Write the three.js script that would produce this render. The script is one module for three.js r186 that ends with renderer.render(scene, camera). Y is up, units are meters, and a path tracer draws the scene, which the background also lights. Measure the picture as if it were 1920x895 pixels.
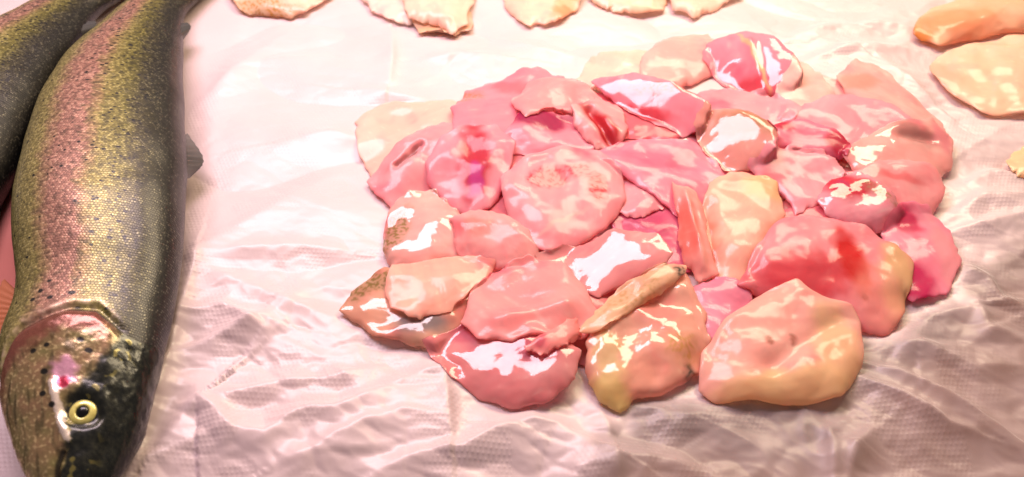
import * as THREE from 'three';
import { ImprovedNoise } from 'three/addons/math/ImprovedNoise.js';
import { RectAreaLightUniformsLib } from 'three/addons/lights/RectAreaLightUniformsLib.js';

// ---------------------------------------------------------------- camera, light, exposure
const scene = new THREE.Scene();
const PITCH = 47 * Math.PI / 180, DIST = 0.384, FOV = 30;
const camera = new THREE.PerspectiveCamera(FOV, 1024 / 477, 0.02, 20);
camera.position.set(0, DIST * Math.sin(PITCH), DIST * Math.cos(PITCH));
camera.lookAt(0, 0, 0);
camera.focus = 0.372;
camera.userData.fStop = 11;
camera.updateMatrixWorld(true);
const renderer = new THREE.WebGLRenderer({ antialias: true });
renderer.toneMapping = THREE.LinearToneMapping;
renderer.toneMappingExposure = 1.1;
renderer.shadowMap.enabled = true;
renderer.setSize(1024, 477);
scene.background = new THREE.Color().setRGB(0.20, 0.165, 0.155);     // the dim market hall around the stall
RectAreaLightUniformsLib.init();

function lampFitting(name, label, at, aim, w, h, color, intensity) {
  const g = new THREE.Group(); g.name = name; g.position.set(...at); scene.add(g);
  g.userData = { label, category: 'lamp' };
  g.lookAt(...aim);                                                 // +z of the group looks at the counter
  const metal = new THREE.MeshStandardMaterial({ color: 0x55504c, metalness: 0.8, roughness: 0.45 });
  const shape = new THREE.Shape();
  const W = w / 2 + 0.012, Hh = h / 2 + 0.012;
  shape.moveTo(-W, -Hh); shape.lineTo(W, -Hh); shape.lineTo(W, Hh); shape.lineTo(-W, Hh); shape.closePath();
  const hg = new THREE.ExtrudeGeometry(shape, { depth: 0.05, bevelEnabled: true, bevelSize: 0.004, bevelThickness: 0.004, bevelSegments: 2 });
  hg.translate(0, 0, -0.066);
  const housing = new THREE.Mesh(hg, metal); housing.name = 'housing'; g.add(housing);
  const dg = new THREE.PlaneGeometry(w, h); dg.translate(0, 0, -0.004);
  const dif = new THREE.Mesh(dg, new THREE.MeshStandardMaterial({ color: 0xffffff, emissive: new THREE.Color(...color), emissiveIntensity: 1.2, roughness: 0.6 }));
  dif.name = 'diffuser'; g.add(dif);
  const l = new THREE.RectAreaLight(new THREE.Color(...color), intensity, w, h);
  l.name = 'lamp_light'; g.add(l); l.position.set(0, 0, 0.002); l.rotation.y = Math.PI;    // a RectAreaLight shines along its own -z
  return g;
}
lampFitting('pink_display_lamp', 'pinkish lamp hanging over the fish counter on the trout side', [-0.21, 0.50, -0.27], [-0.13, 0, 0], 0.40, 0.20, [1.0, 0.77, 0.86], 16.5);
lampFitting('warm_display_lamp', 'warm lamp hanging over the fish counter on the fillet side', [0.22, 0.46, -0.40], [0.08, 0, -0.12], 0.40, 0.20, [1.0, 0.80, 0.54], 16);

// ---------------------------------------------------------------- helpers
const perlin = new ImprovedNoise();
const noise = (x, y, z = 0) => perlin.noise(x + 117.3, y + 51.7, z + 9.1);
const fbm = (x, y, z, n = 4) => { let a = 0, k = 1, s = 0; for (let i = 0; i < n; i++) { a += k * noise(x, y, z + i * 7.7); s += k; x *= 2.03; y *= 2.03; k *= 0.5; } return a / s; };
function rng(seed) { let s = seed >>> 0; return () => { s = (s + 0x6D2B79F5) | 0; let t = Math.imul(s ^ (s >>> 15), 1 | s); t = (t + Math.imul(t ^ (t >>> 7), 61 | t)) ^ t; return ((t ^ (t >>> 14)) >>> 0) / 4294967296; }; }
const clamp = (x, a = 0, b = 1) => Math.min(b, Math.max(a, x));
const sstep = (a, b, x) => { const t = clamp((x - a) / (b - a)); return t * t * (3 - 2 * t); };
const mixv = (a, b, t) => [a[0] + (b[0] - a[0]) * t, a[1] + (b[1] - a[1]) * t, a[2] + (b[2] - a[2]) * t];
const lin = (c) => c.map((v) => { v /= 255; return v <= 0.04045 ? v / 12.92 : ((v + 0.055) / 1.055) ** 2.4; });
const FPX = 447.5 / Math.tan(FOV * Math.PI / 360);
const CR = new THREE.Vector3(), CU = new THREE.Vector3(), CF = new THREE.Vector3();
camera.matrixWorld.extractBasis(CR, CU, CF); CF.negate();
function onPlane(px, py, y) {                                       // the point at height y in the direction of a photograph pixel
  const d = CF.clone().addScaledVector(CR, (px - 960) / FPX).addScaledVector(CU, (447.5 - py) / FPX);
  return camera.position.clone().addScaledVector(d, (y - camera.position.y) / d.y);
}
function toPixel(p) { const q = p.clone().sub(camera.position), z = q.dot(CF); return [960 + FPX * q.dot(CR) / z, 447.5 - FPX * q.dot(CU) / z]; }
function lineDistance(p, x, z) { let d = 1e9; for (let i = 0; i + 1 < p.length; i++) { const [ax, az] = p[i], dx = p[i + 1][0] - ax, dz = p[i + 1][1] - az, t = clamp(((x - ax) * dx + (z - az) * dz) / (dx * dx + dz * dz)); d = Math.min(d, Math.hypot(x - ax - dx * t, z - az - dz * t)); } return d; }
const used = {};
const numbered = (n) => { const k = used[n] = (used[n] ?? -1) + 1; return k ? n + '_' + String(k).padStart(3, '0') : n; };
function shade(o) { o.traverse((m) => { if (m.isMesh) { m.castShadow = true; m.receiveShadow = true; } }); return o; }
function tex(w, h, fill, srgb, ch = 3) {
  const d = new Uint8Array(w * h * 4);
  for (let y = 0; y < h; y++) for (let x = 0; x < w; x++) { const c = fill(x, y), i = (y * w + x) * 4; if (ch === 1) d[i] = d[i + 1] = d[i + 2] = clamp(c, 0, 255); else { d[i] = clamp(c[0], 0, 255); d[i + 1] = clamp(c[1], 0, 255); d[i + 2] = clamp(c[2], 0, 255); } d[i + 3] = 255; }
  const t = new THREE.DataTexture(d, w, h); t.magFilter = THREE.LinearFilter; t.minFilter = THREE.LinearMipmapLinearFilter; t.generateMipmaps = true;
  t.wrapS = t.wrapT = THREE.RepeatWrapping; if (srgb) t.colorSpace = THREE.SRGBColorSpace; t.needsUpdate = true; return t;
}

// ---------------------------------------------------------------- the crumpled plastic sheet
// folds traced along the film: [points in photo pixels], height, width on one side, width on the other (metres)
const FOLDS = [
  [[[372, 470], [350, 560], [322, 660], [300, 740], [262, 830], [230, 930]], 0.0055, 0.004, 0.008],
  [[[285, 860], [330, 800], [375, 752], [405, 775], [440, 815], [500, 822], [560, 782], [640, 775], [720, 738], [800, 700], [850, 690]], 0.0065, 0.005, 0.012],
  [[[375, 752], [430, 745], [520, 722], [620, 715], [700, 690]], 0.004, 0.005, 0.008],
  [[[345, 660], [400, 640], [470, 610], [480, 600]], 0.005, 0.004, 0.008],
  [[[345, 590], [420, 578], [470, 600], [520, 610]], 0.004, 0.004, 0.008],
  [[[360, 490], [440, 530], [520, 560], [600, 590], [650, 600]], 0.004, 0.007, 0.01],
  [[[365, 480], [460, 470], [560, 462], [660, 470]], 0.003, 0.005, 0.012],
  [[[370, 470], [460, 420], [560, 360], [640, 320]], 0.0025, 0.008, 0.016],
  [[[350, 210], [400, 170], [470, 110], [540, 60]], 0.003, 0.008, 0.014],
  [[[520, 880], [600, 850], [690, 800], [760, 780], [840, 790]], 0.005, 0.006, 0.014],
  [[[700, 900], [790, 860], [870, 850], [930, 815], [1000, 795], [1040, 800], [1100, 830]], 0.0065, 0.005, 0.012],
  [[[835, 700], [842, 760], [848, 830]], 0.004, 0.002, 0.012],
  [[[1040, 940], [1090, 890], [1180, 868], [1260, 870], [1330, 890]], 0.005, 0.006, 0.012],
  [[[1120, 760], [1140, 800], [1155, 870], [1160, 930]], 0.003, 0.003, 0.009],
  [[[1230, 770], [1260, 790], [1330, 770], [1400, 755]], 0.003, 0.006, 0.01],
  [[[1612, 680], [1680, 702], [1760, 742], [1860, 800], [1940, 850]], 0.006, 0.003, 0.007],
  [[[1600, 705], [1650, 730], [1710, 765], [1770, 800], [1820, 815]], 0.0055, 0.003, 0.006],
  [[[1565, 930], [1560, 860], [1555, 810], [1580, 790]], 0.005, 0.004, 0.007],
  [[[1590, 900], [1600, 840], [1640, 805]], 0.004, 0.003, 0.007],
  [[[1670, 650], [1720, 645], [1770, 672], [1830, 690], [1940, 690]], 0.005, 0.005, 0.01],
  [[[1700, 640], [1750, 590], [1830, 575], [1850, 620], [1940, 650]], 0.005, 0.005, 0.008],
  [[[1800, 500], [1850, 530], [1870, 560], [1940, 590]], 0.005, 0.004, 0.008],
  [[[1790, 430], [1850, 420], [1930, 400]], 0.004, 0.004, 0.008],
  [[[1800, 350], [1860, 320], [1930, 330]], 0.004, 0.004, 0.008],
  [[[1790, 400], [1840, 370], [1930, 365]], 0.003, 0.004, 0.007],
  [[[1480, 75], [1560, 50], [1650, 45], [1720, 55]], 0.004, 0.005, 0.008],
  [[[1500, 115], [1580, 95], [1660, 90], [1740, 95]], 0.004, 0.005, 0.009],
  [[[1650, 120], [1700, 150], [1750, 190]], 0.004, 0.004, 0.01],
  [[[800, 110], [870, 100], [930, 105]], 0.004, 0.006, 0.01],
  [[[680, 170], [760, 180], [830, 190]], 0.003, 0.005, 0.012],
  [[[430, 130], [520, 110], [600, 105]], 0.002, 0.006, 0.012],
  [[[560, 260], [620, 250], [680, 260]], 0.003, 0.006, 0.012],
  [[[930, 70], [1010, 90], [1080, 100]], 0.003, 0.006, 0.01],
  [[[735, 60], [737, 110], [730, 160]], 0.003, 0.003, 0.012],
].map(([p, h, a, b]) => [p.map(([x, y]) => { const q = onPlane(x, y, 0.002); return [q.x, q.z]; }), h, a, b]);
function foldHeight(x, z) {
  let s = 0;
  for (const [p, h, wa, wb] of FOLDS) {
    let best = 1e9, side = 1, tb = 0;
    for (let i = 0; i + 1 < p.length; i++) {
      const ax = p[i][0], az = p[i][1], dx = p[i + 1][0] - ax, dz = p[i + 1][1] - az, L = dx * dx + dz * dz;
      const t = clamp(((x - ax) * dx + (z - az) * dz) / L), ex = x - ax - dx * t, ez = z - az - dz * t, d = ex * ex + ez * ez;
      if (d < best) { best = d; side = dx * ez - dz * ex > 0 ? 1 : -1; tb = (i + t) / (p.length - 1); }
    }
    const d = Math.sqrt(best), w = side > 0 ? wb : wa;
    if (d < w * 4.5) { const e = Math.exp(-Math.sqrt((d / w) ** 2 + 0.03)); s += h * 0.8 * e * (0.35 + 0.65 * Math.sin(Math.PI * clamp(tb * 0.9 + 0.05))); }
  }
  return s;
}
const PILE = onPlane(1230, 400, 0.005), FISHP = onPlane(190, 420, 0.01);
function sheetHeight(x, z) {
  const wx = x + 0.012 * noise(x * 14, z * 14, 3), wz = z + 0.012 * noise(x * 14, z * 14, 8);
  const calm = clamp(0.34 + 0.66 * sstep(-0.02, 0.07, z) + 0.6 * sstep(0.12, 0.2, x));
  const rid = (f, q, e = 0.5) => Math.abs(noise(wx * f, wz * f * 1.5, q)) ** e;
  let h = 0.005 * (rid(13, 1, 0.85) - 0.3) + 0.0028 * calm * (0.5 - rid(22, 5, 0.8)) + 0.0013 * calm * (rid(56, 9, 0.75) - 0.3) + 0.0005 * calm * (0.4 - rid(125, 13, 0.75));
  h += foldHeight(x, z) * 1.6;
  const flat = sstep(1.0, 0.72, Math.hypot((x - PILE.x) / 0.135, (z - PILE.z) / 0.105));
  const fishFlat = sstep(-0.145, -0.165, x);
  h *= 1 - 0.75 * Math.max(flat, fishFlat);
  return h;
}
function axis(a, b, fine, lo, hi, coarse) { const r = []; for (let v = lo; v < a; v += coarse) r.push(v); for (let v = a; v < b; v += fine) r.push(v); for (let v = b; v <= hi + 1e-9; v += coarse) r.push(v); return r; }
const X0 = -0.44, X1 = 0.44, Z0 = -0.44, Z1 = 0.26;
const NX = 881, NZ = 701, CELL = 0.001;
const Hm = new Float32Array(NX * NZ);
{
  const xs = axis(-0.30, 0.30, 0.0009, X0, X1, 0.004), zs = axis(-0.19, 0.125, 0.0009, Z0, Z1, 0.004);
  const nx = xs.length, nz = zs.length, pos = new Float32Array(nx * nz * 3), uv = new Float32Array(nx * nz * 2), uv1 = new Float32Array(nx * nz * 2), idx = [];
  for (let j = 0; j < nz; j++) for (let i = 0; i < nx; i++) {
    const k = j * nx + i; pos[k * 3] = xs[i]; pos[k * 3 + 1] = sheetHeight(xs[i], zs[j]); pos[k * 3 + 2] = zs[j];
    uv[k * 2] = xs[i] / 0.16; uv[k * 2 + 1] = zs[j] / 0.16; uv1[k * 2] = (xs[i] - X0) / (X1 - X0); uv1[k * 2 + 1] = (zs[j] - Z0) / (Z1 - Z0);
    if (i && j) idx.push(k - nx - 1, k - 1, k, k - nx - 1, k, k - nx);
  }
  const g = new THREE.BufferGeometry();
  g.setAttribute('position', new THREE.BufferAttribute(pos, 3)); g.setAttribute('uv', new THREE.BufferAttribute(uv, 2)); g.setAttribute('uv1', new THREE.BufferAttribute(uv1, 2)); g.setIndex(idx); g.computeVertexNormals();
  const emb = tex(1024, 1024, (x, y) => {                           // embossed dimples of the food film, worn flat in patches
    const v = y / 1024 * 88, row = Math.floor(v), u = x / 1024 * 88 + (row % 2) * 0.5, a = (u % 1) - 0.5, b = (v % 1) - 0.5, n = sstep(-0.12, 0.22, fbm(x / 170, y / 170, 4, 3));
    return 110 + 120 * n * Math.exp(-(a * a + b * b) * 14) + 24 * noise(x * 0.13, y * 0.05, 4);
  }, false, 1);
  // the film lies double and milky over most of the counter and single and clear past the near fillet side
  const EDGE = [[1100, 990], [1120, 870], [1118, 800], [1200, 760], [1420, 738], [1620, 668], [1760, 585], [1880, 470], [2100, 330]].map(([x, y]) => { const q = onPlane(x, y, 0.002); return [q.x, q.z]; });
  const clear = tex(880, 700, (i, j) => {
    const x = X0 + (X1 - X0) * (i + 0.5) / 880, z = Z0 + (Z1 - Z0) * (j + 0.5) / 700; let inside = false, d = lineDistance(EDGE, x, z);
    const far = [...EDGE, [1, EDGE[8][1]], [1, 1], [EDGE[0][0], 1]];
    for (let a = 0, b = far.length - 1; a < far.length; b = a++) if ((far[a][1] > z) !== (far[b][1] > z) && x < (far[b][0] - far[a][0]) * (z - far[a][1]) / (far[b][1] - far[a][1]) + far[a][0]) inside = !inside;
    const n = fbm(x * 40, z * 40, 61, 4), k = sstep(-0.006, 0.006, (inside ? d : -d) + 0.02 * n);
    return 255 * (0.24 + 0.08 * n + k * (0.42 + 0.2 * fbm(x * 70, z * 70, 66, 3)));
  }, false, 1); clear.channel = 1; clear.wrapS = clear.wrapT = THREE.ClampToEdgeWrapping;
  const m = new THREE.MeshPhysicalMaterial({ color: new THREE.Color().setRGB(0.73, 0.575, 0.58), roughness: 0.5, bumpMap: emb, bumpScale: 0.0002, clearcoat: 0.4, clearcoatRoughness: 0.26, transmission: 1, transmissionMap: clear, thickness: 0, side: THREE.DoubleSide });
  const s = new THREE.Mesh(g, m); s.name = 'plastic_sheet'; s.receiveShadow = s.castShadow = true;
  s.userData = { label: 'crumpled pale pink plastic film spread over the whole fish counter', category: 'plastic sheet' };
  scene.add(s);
  for (let j = 0; j < NZ; j++) for (let i = 0; i < NX; i++) Hm[j * NX + i] = sheetHeight(X0 + i * CELL, Z0 + j * CELL);
  // the counter under the film
  const cs = new THREE.Shape(); cs.moveTo(-0.7, -0.7); cs.lineTo(0.7, -0.7); cs.lineTo(0.7, 0.7); cs.lineTo(-0.7, 0.7); cs.closePath();
  const cg = new THREE.ExtrudeGeometry(cs, { depth: 0.03, bevelEnabled: true, bevelSize: 0.003, bevelThickness: 0.003, bevelSegments: 2 });
  cg.rotateX(-Math.PI / 2); cg.translate(0, -0.045, 0);
  const grain = tex(256, 256, (x, y) => { const n = 165 + 30 * fbm(x / 40, y / 40, 2) + 16 * noise(x / 3, y / 3, 6); return [n, n * 0.87, n * 0.62]; }, true);
  const cgm = new THREE.MeshStandardMaterial({ map: grain, roughness: 0.5 });
  const c = new THREE.Mesh(cg, cgm); c.name = 'counter'; c.userData.kind = 'structure'; c.receiveShadow = true; scene.add(c);
}
const cellOf = (x, z) => [clamp(Math.round((x - X0) / CELL), 0, NX - 1), clamp(Math.round((z - Z0) / CELL), 0, NZ - 1)];

// ---------------------------------------------------------------- pieces of fish flesh
function fleshMaterial(gloss, coat = 1) {
  return new THREE.MeshPhysicalMaterial({ vertexColors: true, roughness: 0.6, clearcoat: coat, clearcoatRoughness: gloss, transmission: 0.42, thickness: 0.005, attenuationColor: new THREE.Color(1, 0.80, 0.80), attenuationDistance: 0.014, ior: 1.37, specularIntensity: 0.7 });
}
const MAT = { wet: fleshMaterial(0.16, 0.4), gloss: fleshMaterial(0.08, 0.9) };
function smoothClosed(pts, n) {
  const c = new THREE.CatmullRomCurve3(pts.map(([x, y]) => new THREE.Vector3(x, y, 0)), true, 'centripetal');
  return c.getSpacedPoints(n).slice(0, n).map((p) => [p.x, p.y]);
}
let pieceSeed = 1;
/* o: outline in photo pixels; th thickness; col base colour (sRGB); col2 second tone; spots [px, py, rx, ry, angle, colour, strength, speckle] */
function piece(name, label, group, o) {
  const seed = pieceSeed++, th = (o.th ?? 8) * 0.58 / 1000, SEG = 132, RINGS = 34;
  const soft = smoothClosed(o.out, SEG), hard = (() => {             // half way between the traced corners and a smooth curve
    const c = new THREE.CurvePath(), v = o.out.map(([x, y]) => new THREE.Vector3(x, y, 0)); v.forEach((p, i) => c.add(new THREE.LineCurve3(p, v[(i + 1) % v.length]))); return c.getSpacedPoints(SEG).slice(0, SEG).map((p) => [p.x, p.y]);
  })();
  let line = soft.map(([x, y], i) => [x * 0.25 + hard[i][0] * 0.75, y * 0.25 + hard[i][1] * 0.75]);
  line = line.map(([x, y], i) => { const a = i / SEG * Math.PI * 2, q = (o.rag ?? 3.6) * fbm(Math.cos(a) * 3 + seed, Math.sin(a) * 3, seed * 1.7, 3) * 2.6, q2 = (o.rag ?? 3.6) * fbm(Math.cos(a) * 3 + seed, Math.sin(a) * 3, seed * 2.9 + 40, 3) * 2.6; return [x + q, y + q2]; });
  if (!o.keep) { const mx = line.reduce((s, p) => s + p[0], 0) / SEG, my = line.reduce((s, p) => s + p[1], 0) / SEG; line = line.map(([x, y]) => [mx + (x - mx) * 1.07, my + (y - my) * 1.07]); }
  const cx = line.reduce((s, p) => s + p[0], 0) / SEG, cy = line.reduce((s, p) => s + p[1], 0) / SEG;
  // blurred pile height around the piece
  const flat0 = line.map(([x, y]) => onPlane(x, y, 0.01)), bb = [1e9, -1e9, 1e9, -1e9];
  for (const p of flat0) { bb[0] = Math.min(bb[0], p.x); bb[1] = Math.max(bb[1], p.x); bb[2] = Math.min(bb[2], p.z); bb[3] = Math.max(bb[3], p.z); }
  const [i0, j0] = cellOf(bb[0] - 0.03, bb[2] - 0.03), [i1, j1] = cellOf(bb[1] + 0.03, bb[3] + 0.03), w = i1 - i0 + 1, hgt = j1 - j0 + 1;
  let B = new Float32Array(w * hgt);
  for (let j = 0; j < hgt; j++) for (let i = 0; i < w; i++) B[j * w + i] = Hm[(j + j0) * NX + i + i0];
  const raw = B.slice();
  const blur = (R) => { for (let pass = 0; pass < 2; pass++) {
    const T = new Float32Array(w * hgt);
    for (let j = 0; j < hgt; j++) { let s = 0; for (let i = -R; i <= R; i++) s += B[j * w + clamp(i, 0, w - 1)]; for (let i = 0; i < w; i++) { T[j * w + i] = s / (2 * R + 1); s += B[j * w + clamp(i + R + 1, 0, w - 1)] - B[j * w + clamp(i - R, 0, w - 1)]; } }
    for (let i = 0; i < w; i++) { let s = 0; for (let j = -R; j <= R; j++) s += T[clamp(j, 0, hgt - 1) * w + i]; for (let j = 0; j < hgt; j++) { B[j * w + i] = s / (2 * R + 1); s += T[clamp(j + R + 1, 0, hgt - 1) * w + i] - T[clamp(j - R, 0, hgt - 1) * w + i]; } }
  } };
  blur(2); const B1 = B.slice(); blur(5);
  const at = (M, x, z) => { const u = clamp((x - X0) / CELL - i0, 0, w - 1.001), v = clamp((z - Z0) / CELL - j0, 0, hgt - 1.001), a = Math.floor(u), b = Math.floor(v), p = u - a, q = v - b; return (M[b * w + a] * (1 - p) + M[b * w + a + 1] * p) * (1 - q) + (M[(b + 1) * w + a] * (1 - p) + M[(b + 1) * w + a + 1] * p) * q; };
  const ground = (px, py, lift) => { let y = 0.008, p; for (let k = 0; k < 12; k++) { p = onPlane(px, py, y); y = 0.5 * y + 0.5 * (at(B, p.x, p.z) + lift); } return onPlane(px, py, y); };
  // the flesh is stiff: it lies between a plane laid over the pile and the pile's own bumps
  const plane = (() => {
    let n = 0, sx = 0, sz = 0, sy = 0; const q = [];
    for (let k = 1; k <= 6; k++) for (let s = 0; s < SEG; s += 6) { const p = onPlane(cx + (line[s][0] - cx) * k / 6, cy + (line[s][1] - cy) * k / 6, 0.012), y = at(B, p.x, p.z); q.push([p.x, p.z, y, k]); n += k; sx += p.x * k; sz += p.z * k; sy += y * k; }
    sx /= n; sz /= n; sy /= n; let xx = 0, xz = 0, zz = 0, xy = 0, zy = 0;
    for (const [x, z, y, k] of q) { xx += k * (x - sx) ** 2; xz += k * (x - sx) * (z - sz); zz += k * (z - sz) ** 2; xy += k * (x - sx) * (y - sy); zy += k * (z - sz) * (y - sy); }
    const D = xx * zz - xz * xz; let a = clamp((xy * zz - zy * xz) / D, -0.5, 0.5), b = clamp((zy * xx - xy * xz) / D, -0.5, 0.5);
    if (o.glare) { const P0 = new THREE.Vector3(sx, sy, sz), L = new THREE.Vector3(...o.glare).sub(P0).normalize(), V = camera.position.clone().sub(P0).normalize(), N = L.add(V).normalize(); a = -N.x / N.y; b = -N.z / N.y; }
    return { sx, sz, sy, a, b };
  })();
  const stiff = o.stiff ?? (o.glare ? 0.95 : 0.6);
  for (let j = 0; j < hgt; j++) for (let i = 0; i < w; i++) { const x = X0 + (i + i0) * CELL, z = Z0 + (j + j0) * CELL; B[j * w + i] += (plane.sy + plane.a * (x - plane.sx) + plane.b * (z - plane.sz) + 0.0008 - B[j * w + i]) * stiff; }
  const edge = line.map(([x, y]) => ground(x, y, th * 0.42));
  const C = ground(cx, cy, th * 0.42);
  const [tx, tz] = o.tilt ?? [0, 0];                                // extra lift across the piece, metres per metre
  const rich = (c) => mixv(lin(c).map((v, i) => v ** [0.5, 0.95, 0.92][i]), [1, 0.68, 0.68], 0.15), base = rich(o.col), tone = rich(o.col2 ?? [Math.min(255, o.col[0] + 6), Math.min(255, o.col[1] + 26), Math.min(255, o.col[2] + 20)]);
  const spots = (o.spots ?? []).map(([px, py, rx, ry, ang, c, k, sp]) => { const p = ground(px, py, th * 0.9), s = p.distanceTo(camera.position) / FPX; return { x: p.x, z: p.z, rx: rx * s * 1.4, ry: ry * s * 1.4 / Math.sin(PITCH), ca: Math.cos(ang * Math.PI / 180), sa: Math.sin(ang * Math.PI / 180), c: lin(c), k, sp }; });
  const dents = (o.dents ?? []).map(([px, py, px2, py2, wd, d]) => { const a = ground(px, py, th), b = ground(px2, py2, th); return [a.x, a.z, b.x - a.x, b.z - a.z, wd / 1000, d / 1000]; });
  const rough = o.rough ?? (o.glare ? 0.2 : 0.85);
  const fa = o.fibre ?? seed * 1.3, cf = Math.cos(fa), sf = Math.sin(fa);
  const nV = (RINGS * SEG + 1), pos = [], col = [], uvs = [], idx = [];
  const pw = o.pow ?? 3.6;
  const curl = (x, z, r) => 0.0042 * Math.pow(r, 5) * Math.max(0, noise(x * 55 + seed * 9, z * 55, seed + 71) + 0.15);
  const topAt = (x, z, r) => {
    const rw = clamp(r * (1 + 0.16 * (1 - r) * 4 * fbm(x * 75 + seed, z * 75, seed + 61, 3))), dome = Math.pow(Math.max(0, 1 - Math.pow(rw, pw)), 0.6);
    const und = 0.0021 * rough * (fbm(x * 42 + seed * 3, z * 42, seed, 2)) + 0.00011 * rough * fbm(x * 230, z * 230 + seed, seed + 3, 2);
    const along = (x * cf + z * sf), across = (-x * sf + z * cf);
    const fib = (o.glare ? 0.00001 : 0.00003) * noise(along * 90, across * 900, seed);
    let y = at(B, x, z) + curl(x, z, r) + th * dome + (und * 1.6 + fib) * Math.min(1, dome * 1.4) + tx * (x - C.x) + tz * (z - C.z);
    for (const [ax, az, dx, dz, wd, d] of dents) { const L = dx * dx + dz * dz, t = clamp(((x - ax) * dx + (z - az) * dz) / L), e = Math.hypot(x - ax - dx * t, z - az - dz * t); y += d * Math.exp(-e * e / (wd * wd)) * dome; }
    return y;
  };
  const colorAt = (x, z, r) => {
    const n = fbm(x * 55 + seed * 5, z * 55, seed + 2, 4), along = (x * cf + z * sf), across = (-x * sf + z * cf), f = noise(along * 60, across * 700, seed + 5);
    const g1 = fbm(along * 40, across * 190, seed + 31, 3), g2 = noise(x * 230, z * 230, seed + 41);
    let c = mixv(base, tone, clamp(0.30 + 1.5 * n + 0.2 * f + 0.7 * g1));
    c = mixv(c, [c[0] * 0.96, c[1] * 0.7, c[2] * 0.78], clamp(0.5 * sstep(0.1, 0.45, fbm(x * 80 + 7, z * 80, seed + 51, 3))));
    c = mixv(c, [0.93, 0.62, 0.56], 0.45 * sstep(0.2, 0.45, g1) * sstep(-0.2, 0.3, g2));
    const fleck = sstep(0.42, 0.6, noise(x * 420, z * 420, seed));
    c = mixv(c, [c[0] * 1.05, c[1] * 1.35 + 0.04, c[2] * 1.3 + 0.04], fleck * 0.35);
    if (!o.clean) c = mixv(c, [0.86, 0.05, 0.15], 0.7 * (o.blood ?? 1) * sstep(0.16, 0.5, fbm(x * 38 + seed * 2, z * 38, seed + 81, 4)));
    for (const s of spots) {
      const jx = 0.0022 * noise(x * 160, z * 160, seed + 11), jz = 0.0022 * noise(x * 160, z * 160, seed + 17);
      const ex = x - s.x + jx, ez = z - s.z + jz, u = (ex * s.ca + ez * s.sa) / s.rx, v = (-ex * s.sa + ez * s.ca) / s.ry, d = Math.hypot(u, v) + 0.35 * fbm(x * 120, z * 120, seed + 21, 3);
      let k = s.k * 1.1 * (1 - sstep(0.45, 1.1, d));
      if (s.sp) k *= 0.55 + 0.9 * sstep(-0.1, 0.35, noise(x * 620, z * 620, seed + 7));
      c = mixv(c, s.c, clamp(k));
    }
    return c;
  };
  const inner = edge.map((e, s) => { let x = 0, z = 0; for (let k = -8; k <= 8; k++) { const q = edge[(s + k + SEG) % SEG]; x += q.x; z += q.z; } return [x / 17, z / 17]; });
  const P = (r, s) => { const e = edge[s], f = inner[s], k = Math.pow(r, 14), ex = f[0] + (e.x - f[0]) * k, ez = f[1] + (e.z - f[1]) * k; return [C.x + (ex - C.x) * r, C.z + (ez - C.z) * r]; };
  for (let side = 0; side < 2; side++) {
    for (let k = 0; k <= RINGS; k++) {
      const t = k / RINGS, r = side ? t : Math.sin(t * Math.PI / 2);   // rings crowd towards the rim on the upper face
      if (side && k === RINGS) continue;                               // the rim is shared
      for (let s = 0; s < (k ? SEG : 1); s++) {
        const [x, z] = k ? P(r, s) : [C.x, C.z];
        const bot = Math.max(at(B1, x, z), at(raw, x, z)) + 0.0003, rim = Math.max(bot, at(B, x, z) + curl(x, z, r) + th * 0.12 + tx * (x - C.x) + tz * (z - C.z));
        const y = side ? bot + (rim - bot) * Math.pow(r, 6) : Math.max(topAt(x, z, r) + (rim - curl(x, z, r) - at(B, x, z) - tx * (x - C.x) - tz * (z - C.z)) * Math.pow(r, 10), bot + 0.0002);
        pos.push(x, y, z); col.push(...colorAt(x, z, r)); uvs.push(x * 10, z * 10);
      }
    }
  }
  const vid = (k, s) => k ? 1 + (k - 1) * SEG + ((s + SEG) % SEG) : 0, off = 1 + RINGS * SEG;
  const lid = (k, s) => k === RINGS ? vid(k, s) : k ? off + 1 + (k - 1) * SEG + ((s + SEG) % SEG) : off;
  // the winding follows the way the outline was traced
  let area = 0; for (let s = 0; s < SEG; s++) { const a = edge[s], b = edge[(s + 1) % SEG]; area += a.x * b.z - b.x * a.z; }
  const tri = (a, b, c) => area < 0 ? idx.push(a, b, c) : idx.push(a, c, b);
  for (let s = 0; s < SEG; s++) {
    tri(0, vid(1, s), vid(1, s + 1)); tri(lid(0), lid(1, s + 1), lid(1, s));
    for (let k = 1; k < RINGS; k++) {
      tri(vid(k, s), vid(k + 1, s), vid(k + 1, s + 1)); tri(vid(k, s), vid(k + 1, s + 1), vid(k, s + 1));
      tri(lid(k, s), lid(k + 1, s + 1), lid(k + 1, s)); tri(lid(k, s), lid(k, s + 1), lid(k + 1, s + 1));
    }
  }
  // stamp the piece into the pile height
  const RS = 220;
  for (let k = 0; k <= 150; k++) for (let s = 0; s < SEG * 3; s++) {
    const r = k / 150, a = s / 3, s0 = Math.floor(a), f = a - s0, e0 = edge[s0], e1 = edge[(s0 + 1) % SEG], ex = e0.x + (e1.x - e0.x) * f, ez = e0.z + (e1.z - e0.z) * f, x = C.x + (ex - C.x) * r, z = C.z + (ez - C.z) * r;
    const [i, j] = cellOf(x, z), y = topAt(x, z, r); if (y > Hm[j * NX + i]) Hm[j * NX + i] = y;
  }
  let lo = 1e9; for (let i = 1; i < pos.length; i += 3) lo = Math.min(lo, pos[i]);
  for (let i = 0; i < pos.length; i += 3) { pos[i] -= C.x; pos[i + 1] -= lo; pos[i + 2] -= C.z; }
  const g = new THREE.BufferGeometry();
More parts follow.
